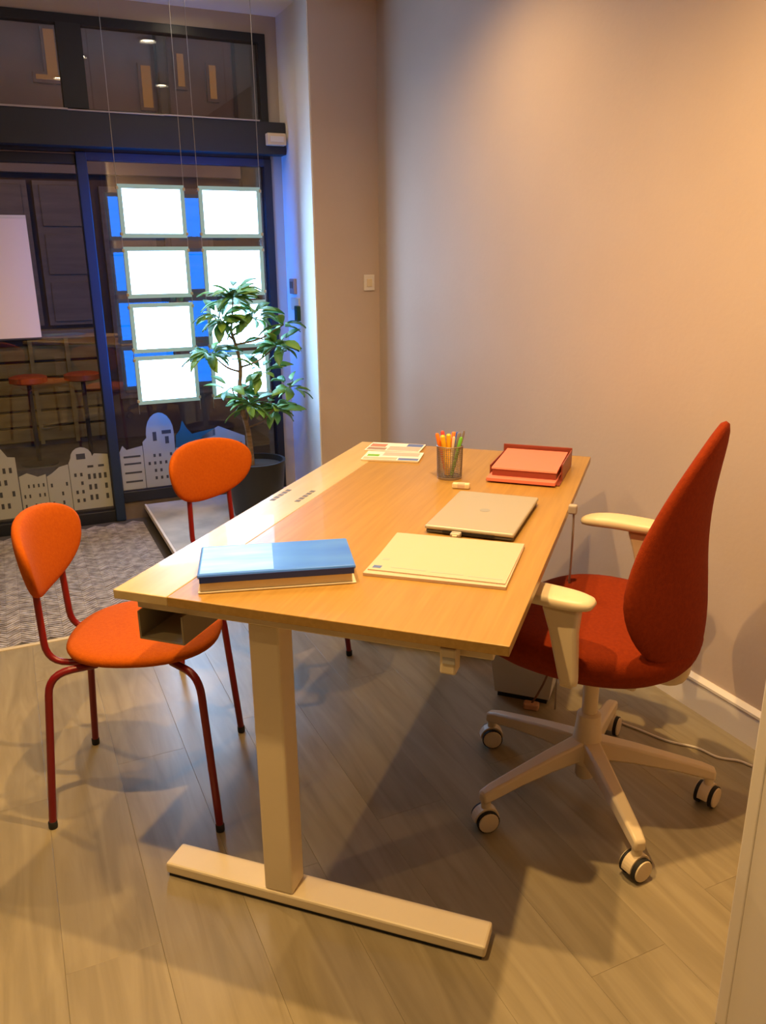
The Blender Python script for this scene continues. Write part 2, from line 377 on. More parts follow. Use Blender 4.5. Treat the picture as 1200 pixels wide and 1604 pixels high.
# ------------------------------------------------------------------ lit displays on wires
T_D = 2.622
rows = [('top', 1.711), ('second', 1.430), ('third', 1.165), ('bottom', .908)]
colsD = [('left', .443, .754), ('right', .824, 1.135)]
def make_display(cn, rn, s0, s1, zt, first=None):
    lab = 'lit white hanging display, %s column, %s row' % (cn, rn) if rn not in ('top', 'bottom') else 'lit white display panel at the %s of the %s column' % (rn, cn)
    w_, h_ = s1-s0, .240
    if first is None:
        o = thing('window_display', lab, 'display', rz=RA, group='lit panels hanging in the window')
        f = MB(); fwid = .020
        f.box(0, w_, -.006, .008, 0, fwid).box(0, w_, -.006, .008, h_-fwid, h_).box(0, fwid, -.006, .008, fwid, h_-fwid).box(w_-fwid, w_, -.006, .008, fwid, h_-fwid)
        f.build('panel_frame', 'frame', o, bevel=.001)
        MB().box(fwid, w_-fwid, -.003, .001, fwid, h_-fwid).build('lit_face', 'screenw', o)
        MB().box(fwid, w_-fwid, .004, .0065, fwid, h_-fwid).build('rear_face', 'screenb', o)
        for x in (-.006, w_-.006):
            for z in (.01, h_-.025): MB().box(x, x+.012, -.008, .010, z, z+.015, bev=.002).build('wire_clamp', 'alu', o)
    else:
        o = copy_tree(first); o['label'] = lab
    o.location = st(s0, T_D, zt-h_); return o
d0 = None
for cn, s0, s1 in colsD:
    for rn, zt in rows:
        d = make_display(cn, rn, s0, s1, zt, d0); d0 = d0 or d
for i, (s_, lab) in enumerate([(.443, 'leftmost'), (.754, 'second'), (.824, 'third'), (1.135, 'rightmost')]):
    o = MB().tube([st(s_-.0, T_D, 2.538), st(s_, T_D, .62)], .0016, 6).build('suspension_wire', 'wire', smooth=True)
    tag(o, '%s thin steel wire carrying the lit panels%s' % (lab, {'second': ', right side of left column', 'third': ', left side of right column'}.get(lab, '')), 'wire', 'wires holding the lit panels')

# poster on the door, seen from behind
po = thing('paper_sign', 'large plain pinkish white sheet on the glass door at the left', 'sign', rz=RA)
MB().box(-.62, .040, 2.872, 2.878, 1.005, 1.575).build('sheet', 'card', po)
MB().box(-.62, .040, 2.8695, 2.872, 1.565, 1.580, bev=.001).build('hanging_strip', 'trim', po)

# white city skyline stickers on the glass
def gf(t): return lambda u, v, d: (u, t+d, v)
sk = thing('skyline_sticker', 'white city skyline sticker across the bottom of the glass door', 'sticker', rz=RA, group='skyline stickers')
TS = T_W-.0065
def house(par, s0, s1, z0, roof, dark=()):
    """one building of the sticker: outline z profile list of (s,z)"""
    MB().prism([(s0, z0)]+roof+[(s1, z0)], gf(TS), 0, .001).build('sticker_building', 'sticker', par)
def win(par, rects):
    b = MB()
    for s0, s1, z0, z1 in rects: b.box(s0, s1, TS-.0012, TS-.0002, z0, z1)
    o = b.build('sticker_windows', 'stickdk', par, stuff=True)
R4 = random.Random(3)
def grid(s0, s1, z0, z1, nx, nz, fill=.45):
    out = []; dx = (s1-s0)/nx; dz = (z1-z0)/nz
    for i in range(nx):
        for j in range(nz):
            if R4.random() < .85: out.append((s0+dx*(i+.5-fill/2), s0+dx*(i+.5+fill/2), z0+dz*(j+.5-fill/2), z0+dz*(j+.5+fill/2)))
    return out
zb = .082
house(sk, -.75, -.45, zb, [(-.75, .36), (-.6, .45), (-.45, .36)]); win(sk, grid(-.72, -.48, .12, .34, 4, 3))
house(sk, -.45, -.29, zb, [(-.45, .34), (-.29, .33)]); win(sk, grid(-.43, -.31, .12, .30, 3, 3))
house(sk, -.285, -.165, zb, [(-.285, .42), (-.27, .42), (-.27, .455), (-.235, .47), (-.20, .41), (-.165, .405)]); win(sk, grid(-.27, -.18, .12, .37, 3, 4))
house(sk, -.160, -.03, zb, [(-.160, .30), (-.12, .315), (-.07, .29), (-.03, .30)]); win(sk, grid(-.155, -.035, .11, .27, 5, 3, .35))
house(sk, -.027, .085, zb, [(-.027, .285), (.0, .30), (.04, .33), (.085, .34)]); win(sk, grid(-.02, .08, .11, .26, 4, 3, .4))
house(sk, .088, .29, zb, [(.088, .345)]+[(.155+.055*math.cos(a), .37+.055*math.sin(a)) for a in [math.pi*(1-k/8) for k in range(9)]]+[(.22, .385), (.29, .375)])
win(sk, grid(.17, .28, .115, .29, 4, 3, .5)+[(.13, .175, .36, .39), (.18, .21, .31, .322), (.235, .265, .31, .322)]+grid(.10, .16, .11, .30, 2, 4, .4))
sk2 = thing('skyline_sticker', 'white skyline sticker with domed church on the glass right of door', 'sticker', rz=RA, group='skyline stickers')
zc = .160
house(sk2, .352, .475, zc, [(.352, .375), (.37, .41), (.39, .385), (.475, .40)]); win(sk2, [(.37, .46, z, z+.010) for z in (.20, .25, .30, .34)])
house(sk2, .478, .65, zc, [(.478, .42), (.50, .44)]+[(.575+.075*math.cos(a), .46+.115*math.sin(a)) for a in [math.pi*(1-k/10) for k in range(11)]]+[(.65, .42)])
win(sk2, [(.535, .555, .42, .47), (.585, .635, .455, .475), (.60, .62, .40, .44)]+grid(.49, .64, .19, .36, 5, 4, .4))
house(sk2, .653, .80, zc, [(.653, .37), (.80, .36)]); win(sk2, grid(.66, .79, .19, .34, 5, 4, .4))
house(sk2, .803, 1.05, zc, [(.803, .42), (.9, .47), (1.05, .40)]); win(sk2, grid(.82, 1.04, .2, .38, 6, 4, .4))
tt = MB().prism([(.655, .372), (.66, .44), (.685, .47), (.70, .52), (.725, .47), (.75, .44), (.88, .46), (.88, .42), (.76, .39), (.75, .372)], gf(TS), 0, .001).build('sticker_trees', 'teal', sk2); tt['label'] = 'dark teal trees printed behind the white houses'

# ------------------------------------------------------------------ potted plant
PX, PY = .965, 2.38
pl = thing('potted_plant', 'tall leafy green indoor tree in black pot beside the lit panels', 'plant', st(PX, PY, .077), RA)
MB().lathe([(.105, 0), (.125, .02), (.15, .27), (.155, .30), (.142, .30), (.138, .27), (.02, .265)], 36).build('pot', 'pot', pl, smooth=True)
MB().lathe([(.138, .262), (.137, .272), (.01, .278)], 24).build('soil', 'soil', pl)
trunk = smoothline([(-.02, 0, .26), (-.03, 0, .45), (-.06, .01, .62), (-.05, 0, .80), (-.09, .0, .98)])
MB().tube(trunk, [.017-.010*i/(len(trunk)-1) for i in range(len(trunk))], 8).build('trunk', 'bark', pl, smooth=True)
lm = MB(); L_ = .095
prof = [(0, .002), (.15, .012), (.4, .021), (.65, .018), (.85, .009), (1.0, .0)]
vl = [lm.b.verts.new((a*L_, w_, .012*math.sin(a*3)-.25*w_*0)) for a, w_ in prof]; vc = [lm.b.verts.new((a*L_, 0, .012*math.sin(a*3)-.004)) for a, w_ in prof]; vr = [lm.b.verts.new((a*L_, -w_, .012*math.sin(a*3))) for a, w_ in prof[:-1]]+[vl[-1]]
for i in range(len(prof)-1):
    for A, B in ((vl, vc), (vc, vr)):
        f = [A[i], A[i+1], B[i+1], B[i]]; f = list(dict.fromkeys(f))
        if len(f) > 2: lm.b.faces.new(f)
bmesh.ops.remove_doubles(lm.b, verts=lm.b.verts[:], dist=.0001)
lf0 = lm.build('leaf', 'leaf', pl, smooth=True, ang=180)
so = lf0.modifiers.new('thick', 'SOLIDIFY'); so.thickness = .0012
R5 = random.Random(11); nleaf = 0
branches = []
clusters = [  # (dx, dy, z, n, spread)  crown clumps seen in the photograph
    (-.07, -.02, 1.12, 44, .085), (-.14, -.03, 1.02, 26, .07), (.02, -.03, 1.03, 26, .075), (-.20, -.04, .86, 26, .06),
    (.13, -.04, .88, 30, .08), (.05, -.03, .76, 14, .07), (.17, -.05, .98, 12, .05), (-.02, -.03, .60, 26, .08), (.10, -.06, .57, 34, .09), (.19, -.05, .67, 16, .06), (-.10, .0, .68, 8, .05)]
for cx, cy, cz, nl, sp in clusters:
    tz = min(.96, cz-.10); base_ = min(trunk, key=lambda q: abs(q.z-tz))
    br = smoothline([base_, (base_+Vector((cx, cy, cz)))/2+Vector((0, 0, -.02)), Vector((cx, cy, cz))], 5)
    branches.append(br)
    for i in range(nl):
        a = R5.uniform(0, 2*math.pi); e = R5.uniform(-.6, .9); d = Vector((math.cos(a)*math.cos(e), math.sin(a)*math.cos(e), math.sin(e)))
        p = Vector((cx, cy, cz))+d*sp*R5.uniform(.0, .9)
        o = lf0 if nleaf == 0 else lf0.copy()
        if nleaf: C.objects.link(o); o.parent = pl
        nleaf += 1
        o.location = p; o.rotation_euler = (R5.uniform(-.7, .7), -e*.5+R5.uniform(-.2, .7), a); k = R5.uniform(.8, 1.3); o.scale = (k, k, k)
for br in branches: MB().tube(br, [.006-.003*i/(len(br)-1) for i in range(len(br))], 6).build('branch', 'bark', pl, smooth=True)

# ------------------------------------------------------------------ wall fittings
th = thing('wall_thermostat', 'small brown thermostat on the blue-lit wall beside the plant', 'thermostat', rz=RA)
MB().box(S_P-.024, S_P-.006, 2.70, 2.78, 1.185, 1.265, bev=.004).build('thermostat_body', 'brownplate', th)
MB().box(S_P-.026, S_P-.024, 2.715, 2.765, 1.215, 1.250).build('thermostat_screen', 'kick', th)
sw = thing('key_switch', 'dark green switch on pale painted reflection, on the wall below the thermostat', 'switch', rz=RA)
MB().box(S_P-.013, S_P-.006, 2.66, 2.80, 1.10, 1.165, bev=.003).build('reflection_patch', 'cream', sw)  # pale patch imitating a reflected spot on the wall
MB().box(S_P-.028, S_P-.006, 2.655, 2.70, 1.045, 1.125, bev=.004).build('switch_body', 'green', sw)
ls = thing('light_switch', 'pale light switch on the beige pier wall above the desk corner', 'switch', rz=RA)
MB().box(1.605, 1.665, T_P-.008, T_P, 1.205, 1.285, bev=.003).build('switch_plate', 'trim', ls)
MB().box(1.620, 1.650, T_P-.012, T_P-.008, 1.225, 1.265, bev=.002).build('rocker', 'cream', ls)

# ------------------------------------------------------------------ desk
DL, DW, DH = 1.42, .80, .74
dk = thing('desk', 'long oak topped desk with pale strip and white T legs', 'desk')
MB().box(.126, DW, 0, DL, DH-.020, DH, bev=.0015).build('desktop', 'oak', dk)
o = MB().box(0, .125, 0, DL, DH-.020, DH, bev=.002).build('cable_strip', 'strip', dk); o['label'] = 'pale strip along the left edge'
for (x, y0, y1) in ((.024, .655, .775), (.094, .665, .785)):
    k = 5
    for i in range(k):
        a = y0+(y1-y0)*i/k
        MB().box(x-.007, x+.007, a, a+(y1-y0)/k*.72, DH-.001, DH+.0006).build('vent_slot', 'alud', dk)
for y in (.045, 1.325):
    MB().box(.02, .765, y, y+.05, DH-.056, DH-.0205, bev=.003).build('cross_bar', 'white', dk)
    MB().box(.270, .338, y+.008, y+.058+.012, .036, DH-.056, bev=.005).build('post', 'white', dk)
    f = MB().box(.015, .768, y+.005, y+.078, .008, .036, bev=.005).build('foot_bar', 'white', dk)
    MB().box(.02, .76, y+.009, y+.070, 0, .009).build('foot_pad', 'rubber', f)
for x in (.22, .62): MB().box(x, x+.04, .10, DL-.10, DH-.052, DH-.0205).build('side_rail', 'white', dk)
tr_ = MB().box(.030, .136, .03, 1.36, .622, .626).box(.030, .034, .03, 1.36, .626, .684).box(.132, .136, .03, 1.36, .626, .684).box(.034, .132, 1.356, 1.36, .626, .684).build('cable_tray', 'traymet', dk)
hs = thing('height_control', 'small white control box under the near edge of the desk', 'control box', (.676, .006, .664))
MB().box(0, .030, 0, .034, 0, .052, bev=.004).build('control_body', 'cream', hs)
MB().box(.006, .028, -.001, .001, .022, .034).build('control_button', 'greyink', hs)

# ------------------------------------------------------------------ things on the desk
Z = DH
# blue binder
bk = thing('blue_binder', 'thick glossy blue book lying on the near left of the desk', 'book', (.178, .030, Z+.0005), math.atan2(.150, .279))
MB().box(.004, .306, .004, .160, .003, .030, bev=.001).build('page_block', 'pages', bk)
MB().box(0, .314, 0, .168, 0, .003, bev=.001).build('lower_cover', 'pages', bk)
MB().box(0, .314, 0, .168, .030, .040, bev=.004).build('upper_cover', 'blue', bk)
MB().box(.006, .150, .006, .160, .0398, .0404).build('cover_photo', 'sky', bk)
MB().box(.004, .310, -.0015, .0035, .022, .036, bev=.001).build('dark_edge', 'bluedk', bk)
# paper stack
pp = thing('paper_stack', 'stack of cream papers lying in front of the laptop', 'paper', (0, 0, Z+.0005))
def quad(cs, z0, z1, name, m, par): return MB().prism(cs, lambda u, v, d: (u, v, d), z0, z1).build(name, m, par)
quad([(.452, .222), (.748, .236), (.742, .488), (.444, .474)], 0, .006, 'lower_sheets', 'paper', pp)
quad([(.456, .240), (.744, .248), (.741, .492), (.442, .480)], .0065, .0085, 'top_sheet', 'paper', pp)
quad([(.462, .250), (.480, .251), (.480, .266), (.462, .265)], .0086, .0088, 'printed_mark', 'ink', pp)
quad([(.468, .300), (.482, .301), (.482, .312), (.468, .311)], .0086, .0088, 'printed_mark', 'greyink', pp)
for i, (a, b) in enumerate(((.50, .575), (.585, .655), (.665, .735))): quad([(a, .262+.004*i*0), (b, .264), (b, .268), (a, .266)], .0086, .0088, 'printed_line', 'greyink', pp)
# laptop
lp = thing('laptop', 'closed silver laptop lying behind the paper stack', 'laptop', (.497, .520, Z+.0005), rad(-1.5))
MB().box(.003, .212, .003, .315, .002, .010, bev=.003).build('laptop_base', 'alud', lp)
MB().box(0, .215, 0, .318, .0105, .020, bev=.004).build('laptop_lid', 'alu', lp)
MB().lathe([(.013, .0195), (.013, .0205), (.001, .0206)], 24, (.108, .160)).build('lid_emblem', 'logo', lp)
MB().box(.045, .17, -.0005, .004, .006, .011).build('hinge', 'rubber', lp)
dg = thing('usb_plug', 'tiny silver plug sticking out of the near edge of the laptop', 'plug', (.578, .4935, Z+.003))
MB().box(-.012, .012, 0, .022, 0, .012, bev=.003).build('plug_body', 'alu', dg)
MB().box(-.006, .006, -.004, .001, .003, .009, bev=.001).build('plug_tip', 'cream', dg)
# pen cup and pens
cx, cy = .425, 1.030
pc = thing('pen_cup', 'grey brown wire mesh cup holding coloured pens at the desk end', 'pen cup', (cx, cy, Z+.0005))
o = MB().lathe([(.036, .006), (.037, .050), (.038, .098)], 40, cap=False)
bmesh.ops.subdivide_edges(o.b, edges=[e for e in o.b.edges if abs(e.verts[0].co.z-e.verts[1].co.z) > .01], cuts=7, use_grid_fill=True)
o = o.build('mesh_wall', 'mesh', pc); wf = o.modifiers.new('wire', 'WIREFRAME'); wf.thickness = .0022; wf.use_even_offset = False
MB().lathe([(.036, 0), (.037, .006), (.001, .007)], 32).build('cup_bottom', 'mesh', pc)
MB().tube([(.038*math.cos(a), .038*math.sin(a), .098) for a in [2*math.pi*i/32 for i in range(32)]], .002, 6, closed=True).build('rim', 'mesh', pc, smooth=True)
pens = [(-.030, -.010, .135, 'pen_orange', 'orange pen leaning at far left of the pen cup', .006), (-.022, .012, .138, 'pen_red', 'red orange marker at the back left of the pen cup', .006),
        (-.014, -.018, .132, 'pen_yellow', 'yellow highlighter at the front left of the pen cup', .0075), (-.002, -.006, .134, 'pen_yellow', 'yellow marker in the middle of the pen cup', .0075),
        (.006, .016, .136, 'pen_orange', 'orange highlighter in the middle back of the pen cup', .007), (.012, -.010, .128, 'pen_cream', 'cream pen standing right of the yellow pens', .0045),
        (.016, .010, .138, 'pen_blue', 'blue pen standing behind the cream pen', .005), (.024, -.006, .140, 'pen_grey', 'dark grey pen at the right of the pen cup', .0055), (.030, -.012, .128, 'pen_green', 'green pen leaning at far right of the pen cup', .0055),
        (.032, .008, .143, 'pen_grey', 'slim grey pen leaning behind the green pen', .004)]
for dx, dy, h, mm, lab, r in pens:
    b0 = Vector((cx+dx*.25, cy+dy*.5, Z+.010)); b1 = Vector((cx+dx*1.25, cy+dy*1.1, Z+h)); d = (b1-b0)
    t = thing('pen', lab, 'pen', b0, group='pens in the mesh cup')
    MB().tube([Vector((0, 0, 0)), d*.62], r*.85, 10).build('barrel', mm, t, smooth=True)
    MB().tube([d*.62, d*.64, d*.97, d], [r*.9, r, r, r*.55], 10).build('cap', mm, t, smooth=True)
er = MB().box(-.025, .025, -.010, .010, 0, .016, bev=.004)
e_ = thing('eraser', 'small cream eraser lying between the pen cup and the laptop', 'eraser', (.487, .925, Z+.0005), rad(4))
er.build('eraser_body', 'cream', e_); MB().box(-.012, .014, -.0104, .0104, -.0001, .0164, bev=.004).build('eraser_sleeve', 'paper', e_)
# magazines
def magazine(name, lab, loc, rz, cols_):
    t = thing(name, lab, 'magazine', loc, rz, group='magazines at the far left corner')
    MB().box(.001, .189, .001, .119, 0, .005, bev=.001).build('pages', 'pages', t)
    MB().box(0, .19, 0, .12, .005, .0058).build('cover', 'card', t)
    for (a, b, c, d, mm) in cols_: MB().box(a, b, c, d, .0058, .0061).build('cover_print', mm, t)
magazine('magazine', 'front magazine with white and blue strip near the pale strip', (.098, 1.145, Z+.0005), rad(8), [(.004, .115, .006, .040, 'paper'), (.12, .186, .006, .034, 'ink'), (.01, .05, .05, .075, 'pen_green'), (.06, .18, .06, .11, 'greyink'), (.01, .055, .08, .115, 'card')])
magazine('magazine', 'rear magazine with reddish print at the far left desk corner', (.062, 1.275, Z+.0005), rad(5), [(.005, .07, .01, .045, 'brownplate'), (.005, .06, .055, .10, 'pink'), (.075, .185, .01, .07, 'greyink'), (.13, .185, .075, .115, 'ink')])
# letter tray with pink sheets
ty = thing('letter_tray', 'brown red letter tray on the far right corner of the desk', 'tray', (.535, 1.030, Z+.0005), rad(-1))
MB().box(0, .215, 0, .25, 0, .004, bev=.0015).build('tray_base', 'brick', ty)
MB().box(0, .004, .05, .25, .004, .036, bev=.001).build('tray_side', 'brick', ty); MB().box(.211, .215, .05, .25, .004, .052, bev=.001).build('tray_side', 'brick', ty)
MB().box(.0, .215, .245, .25, .004, .058, bev=.001).build('tray_back', 'brick', ty)
ps = thing('pink_sheets', 'pile of pink papers lying in the brown red tray', 'paper', (.535, 1.030, Z+.005), rad(-1))
MB().box(.006, .205, -.020, .235, 0, .010, bev=.001).build('lower_pile', 'pink', ps)
MB().prism([(.010, .0), (.236, .0), (.236, .012), (.012, .004)], lambda u, v, d: (d, u, .030+v), .014, .204).build('upper_folder', 'pink', ps)
MB().box(.016, .202, .012, .235, .0102, .0295).build('dark_file', 'brick', ps)

# ------------------------------------------------------------------ cord at the far right of the desk
cl = thing('cord_clamp', 'small clamp with hanging grey cord on the right desk edge', 'cord', (.804, .80, Z-.006))
MB().box(-.002, .020, -.010, .010, 0, .024, bev=.004).build('clamp', 'greycord', cl)
MB().tube(smoothline([(.012, 0, .0), (.012, .01, -.10), (.006, .04, -.25), (-.02, .16, -.45), (-.03, .25, -.725)]), .0028, 8).build('cord', 'greycord', cl, smooth=True)
# waste bin under the desk
wbn = thing('waste_bin', 'pale grey tapered waste bin under the far right of the desk', 'bin', (.665, 1.165, 0), rad(-2))
def taper(b, x0, y0, z0, x1, y1, z1, th_):
    P = []
    for (x, y, z) in ((x0, y0, z0), (x1, y1, z1)):
        P.append([b.b.verts.new(v) for v in ((-x, -y, z), (x, -y, z), (x, y, z), (-x, y, z))])
    Q = []
    for (x, y, z) in ((x0-th_, y0-th_, z0+th_), (x1-th_, y1-th_, z1)):
        Q.append([b.b.verts.new(v) for v in ((-x, -y, z), (x, -y, z), (x, y, z), (-x, y, z))])
    for i in range(4):
        j = (i+1) % 4
        b.b.faces.new((P[0][i], P[0][j], P[1][j], P[1][i])); b.b.faces.new((Q[0][j], Q[0][i], Q[1][i], Q[1][j])); b.b.faces.new((P[1][i], P[1][j], Q[1][j], Q[1][i]))
    b.b.faces.new(P[0][::-1]); b.b.faces.new(Q[0])
b = MB(); taper(b, .088, .082, .018, .122, .108, .30, .003); b.build('bin_body', 'bin', wbn, bevel=.004)
MB().box(-.08, .08, -.074, .074, 0, .019).build('bin_shadow_band', 'rubber', wbn)  # black block standing for the shadow band under the bin
pg = thing('power_plug', 'copper coloured plug with brown cord on the floor before the bin', 'plug', (.700, 1.045, 0))
MB().box(-.024, .024, -.014, .014, 0, .022, bev=.005).build('plug_body', 'copper', pg)
MB().tube(smoothline([(.0, .0, .018), (.02, -.005, .06), (.045, .0, .13), (.055, .0, .22), (.02, .01, .36), (-.03, .02, .50), (-.055, .03, .688)]), .0032, 8).build('cord', 'cord', pg, smooth=True)
fc = MB().tube(smoothline([(.93, 1.06, .004), (1.03, 1.02, .004), (1.11, .985, .004), (1.19, .975, .004), (1.245, .945, .004), (1.30, .945, .004), (1.335, .93, .004)]), .0035, 8).build('floor_cable', 'trim', smooth=True)
tag(fc, 'thin white cable lying on the floor along the right wall', 'cable')

# ------------------------------------------------------------------ orange visitor chairs
def visitor_chair(lab, loc, rz):
    t = thing('visitor_chair', lab, 'chair', loc, rz, group='orange visitor chairs')
    MB().pad(superell(.192, .190, 2.35), .046, lambda u, v, h: (u, v, .447+h+.006*(v/.2)**2), ex=3).build('seat', 'orange', t, smooth=True, ang=180)
    def bf(u, v, h):   # u across, v up, h thickness
        x = -.252-(v*.16)+.055*(u/.19)**2+h*(1 if 1 else 0); return (x, u, .680+v)
    def ol(th_):
        u, v = superell(.184, .102, 2.35)(th_); return u*(1+.12*v/.102), v
    MB().pad(ol, .040, bf, ex=3).build('backrest', 'orange', t, smooth=True, ang=180)
    for sx, fx, fy in (('f', .190, .222), ('b', -.235, .185)):
        for sg in (1, -1):
            top = (.085 if sx == 'f' else -.10, sg*.115, .418); kn = (fx*.86, sg*fy*.86, .418); ft = (fx, sg*fy, .012)
            lg = MB().tube(fillet([top, kn, ft], .055), .0095, 12).build('leg', 'redmet', t, smooth=True)
            MB().lathe([(.0105, 0), (.0112, .004), (.0112, .018), (.0095, .020)], 14, (fx, sg*fy)).build('foot_cap', 'rubber', lg, smooth=True)
    MB().tube([(.085, -.12, .418), (.085, .12, .418)], .008, 10).tube([(-.10, -.12, .418), (-.10, .12, .418)], .008, 10).build('seat_frame', 'redmet', t, smooth=True)
    for sg in (1, -1):
        MB().tube(fillet([(.03, sg*.098, .418), (-.225, sg*.098, .418), (-.232, sg*.090, .66)], .055), .0085, 12).build('back_support', 'redmet', t, smooth=True)
    return t
visitor_chair('orange visitor chair with full seat visible at the near left of the desk', (-.205, .362, 0), rad(22))
c2 = visitor_chair('orange visitor chair farther back, near the platform, seat hidden by desk', (-.222, 1.035, 0), rad(-15))

# ------------------------------------------------------------------ red office chair
oc = thing('office_chair', 'high backed red office chair with white arms and five castors', 'chair', (.900, .672, 0), rad(165))
# local +x = forward, +y = left side of the sitter
def seat_fn(u, v, h): return (u+.015, v, .462+h+.035*(abs(v)/.26)**2.2+(.02*max(0, -u/.25)**2)-.02*max(0, (u-.12)/.13)**2)
MB().pad(superell(.262, .262, 2.3), .140, seat_fn, n=56, ex=2.6).build('seat', 'redfab', oc, smooth=True, ang=180)
H0, HT = .447, .583
def drop(th_):
    vv = .5-.5*math.cos(th_ if th_ <= math.pi else 2*math.pi-th_); sg = 1 if th_ <= math.pi else -1
    k = .38
    wv = math.sqrt(max(0, 1-((k-vv)/k)**2)) if vv < k else (max(0, 1-((vv-k)/(1-k))**1.75))**.62
    return sg*.235*wv*(1-.25*max(0, vv-k)), vv*HT
def back_fn(u, v, h):
    q = v/HT
    x = -.205-.035*q+.085*(abs(u)/.235)**2*(1-.3*q)-.02*math.cos(q*5) - h
    return (x, u, H0+v)
MB().pad(drop, .055, back_fn, n=64, rings=10, ex=2.8, cen=(0, HT*.36)).build('backrest', 'redfab', oc, smooth=True, ang=180)
MB().box(-.13, .13, -.075, .075, .375, .415, bev=.008).build('mechanism', 'cream', oc)
MB().tube(fillet([(-.10, 0, .395), (-.215, 0, .400), (-.215, 0, .50)], .04), .020, 12).build('back_bracket', 'cream', oc, smooth=True)
MB().tube([(-.03, -.06, .40), (-.03, -.20, .385), (-.03, -.23, .385)], [.005, .005, .009], 8).build('lever', 'cream', oc, smooth=True)
for sg in (1, -1):
    a = sg*.288
    ar = MB()
    # tapered upright, wide at the top
    P = []
    for z, x0, x1, y0, y1 in ((.472, -.078, -.040, -.011, .011), (.495, -.078, -.034, -.013, .013), (.60, -.072, -.008, -.015, .015), (.655, -.076, .010, -.017, .017)):
        P.append([ar.b.verts.new((x+.015, a+y, z)) for x, y in ((x0, y0), (x1, y0), (x1, y1), (x0, y1))])
    for A, B in zip(P, P[1:]):
        for i in range(4): ar.b.faces.new((A[i], A[(i+1) % 4], B[(i+1) % 4], B[i]))
    ar.b.faces.new(P[0][::-1]); ar.b.faces.new(P[-1])
    ar.build('arm_upright', 'cream', oc, bevel=.008, smooth=True, ang=50)
    MB().box(-.05, -.022, min(a, sg*.06), max(a, sg*.06), .462, .474, bev=.003).build('arm_bracket', 'cream', oc)
    MB().pad(superell(.125, .040, 3.2), .032, lambda u, v, h: (u+.035, a+v, .672+h-.012*max(0, u/.125)**2), n=40, rings=6, ex=3.2).build('arm_pad', 'cream', oc, smooth=True, ang=180)
MB().lathe([(.020, .20), (.020, .38)], 20).build('gas_column', 'cream', oc, smooth=True)
MB().lathe([(.024, .055), (.026, .060), (.026, .105), (.048, .11), (.050, .135), (.036, .175), (.030, .24), (.022, .245)], 28).build('hub', 'cream', oc, smooth=True)
A0 = rad(-11.5)
for i in range(5):
    a = A0+i*2*math.pi/5; d = Vector((math.cos(a), math.sin(a), 0)); q = Vector((-math.sin(a), math.cos(a), 0))
    lg = MB(); P = []
    for r_, hw, zt, zb_ in ((.025, .026, .172, .118), (.12, .022, .156, .112), (.22, .019, .134, .099), (.295, .017, .117, .084), (.326, .015, .106, .078)):
        P.append([lg.b.verts.new(d*r_+q*y+Vector((0, 0, z))) for y, z in ((-hw, zb_), (hw, zb_), (hw*.9, zt), (-hw*.9, zt))])
    for A, B in zip(P, P[1:]):
        for k in range(4): lg.b.faces.new((A[k], A[(k+1) % 4], B[(k+1) % 4], B[k]))
    lg.b.faces.new(P[0][::-1]); lg.b.faces.new(P[-1])
    lg.build('base_leg', 'cream', oc, bevel=.006, smooth=True, ang=50)
    # castor: hood with two wheels
    cst = d*.312; ya = rad(-165)+rad(200)  # rolling direction (local)
    ca = MB().lathe([(.012, .045), (.013, .095), (.010, .097)], 14)
    k0 = bmesh.new(); k0.free()
    ca = ca.build('castor', 'cream', oc, smooth=True); ca.location = cst; ca.rotation_euler = (0, 0, ya+i*.25)
    hd = MB()
    hd.prism([(.033*math.cos(x), .031+.033*math.sin(x)) for x in [rad(-5+i_*185/14) for i_ in range(15)]]+[(.022*math.cos(x), .031+.022*math.sin(x)) for x in [rad(180-i_*185/14) for i_ in range(15)]], lambda u, v, dd: (u, dd, v), -.013, .013)
    hd.build('hood', 'cream', ca, bevel=.001)
    for sg in (1, -1):
        wh = MB().tube([(0, sg*.0135, .030), (0, sg*.023, .030)], .0290, 24).build('wheel', 'rubber', ca, smooth=True)
        MB().tube([(0, sg*.0225, .030), (0, sg*.0262, .030), (0, sg*.0275, .030)], [.0265, .0255, .018], 20).build('wheel_cap', 'cream', ca, smooth=True)

# ------------------------------------------------------------------ ceiling lamps
for (x, y), watts, lab in LAMPS:
    t = thing('ceiling_spotlight', lab, 'ceiling light', (x, y, ZC), group='ceiling downlights')
    MB().lathe([(.050, -.001), (.056, -.004), (.056, -.012), (.044, -.016), (.040, -.010), (.040, -.002)], 28).build('lamp_ring', 'trim', t, smooth=True)
    MB().lathe([(.0395, -.0025), (.0395, -.006), (.02, -.008)], 24).build('lamp_lens', 'lens', t, smooth=True)
    ld = bpy.data.lights.new('downlight', 'SPOT'); ld.energy = watts*4; ld.color = WARM; ld.spot_size = rad(150); ld.spot_blend = 1.0; ld.shadow_soft_size = .022
    lo = bpy.data.objects.new('downlight', ld); C.objects.link(lo); lo.parent = t; lo.location = (0, 0, -.035)

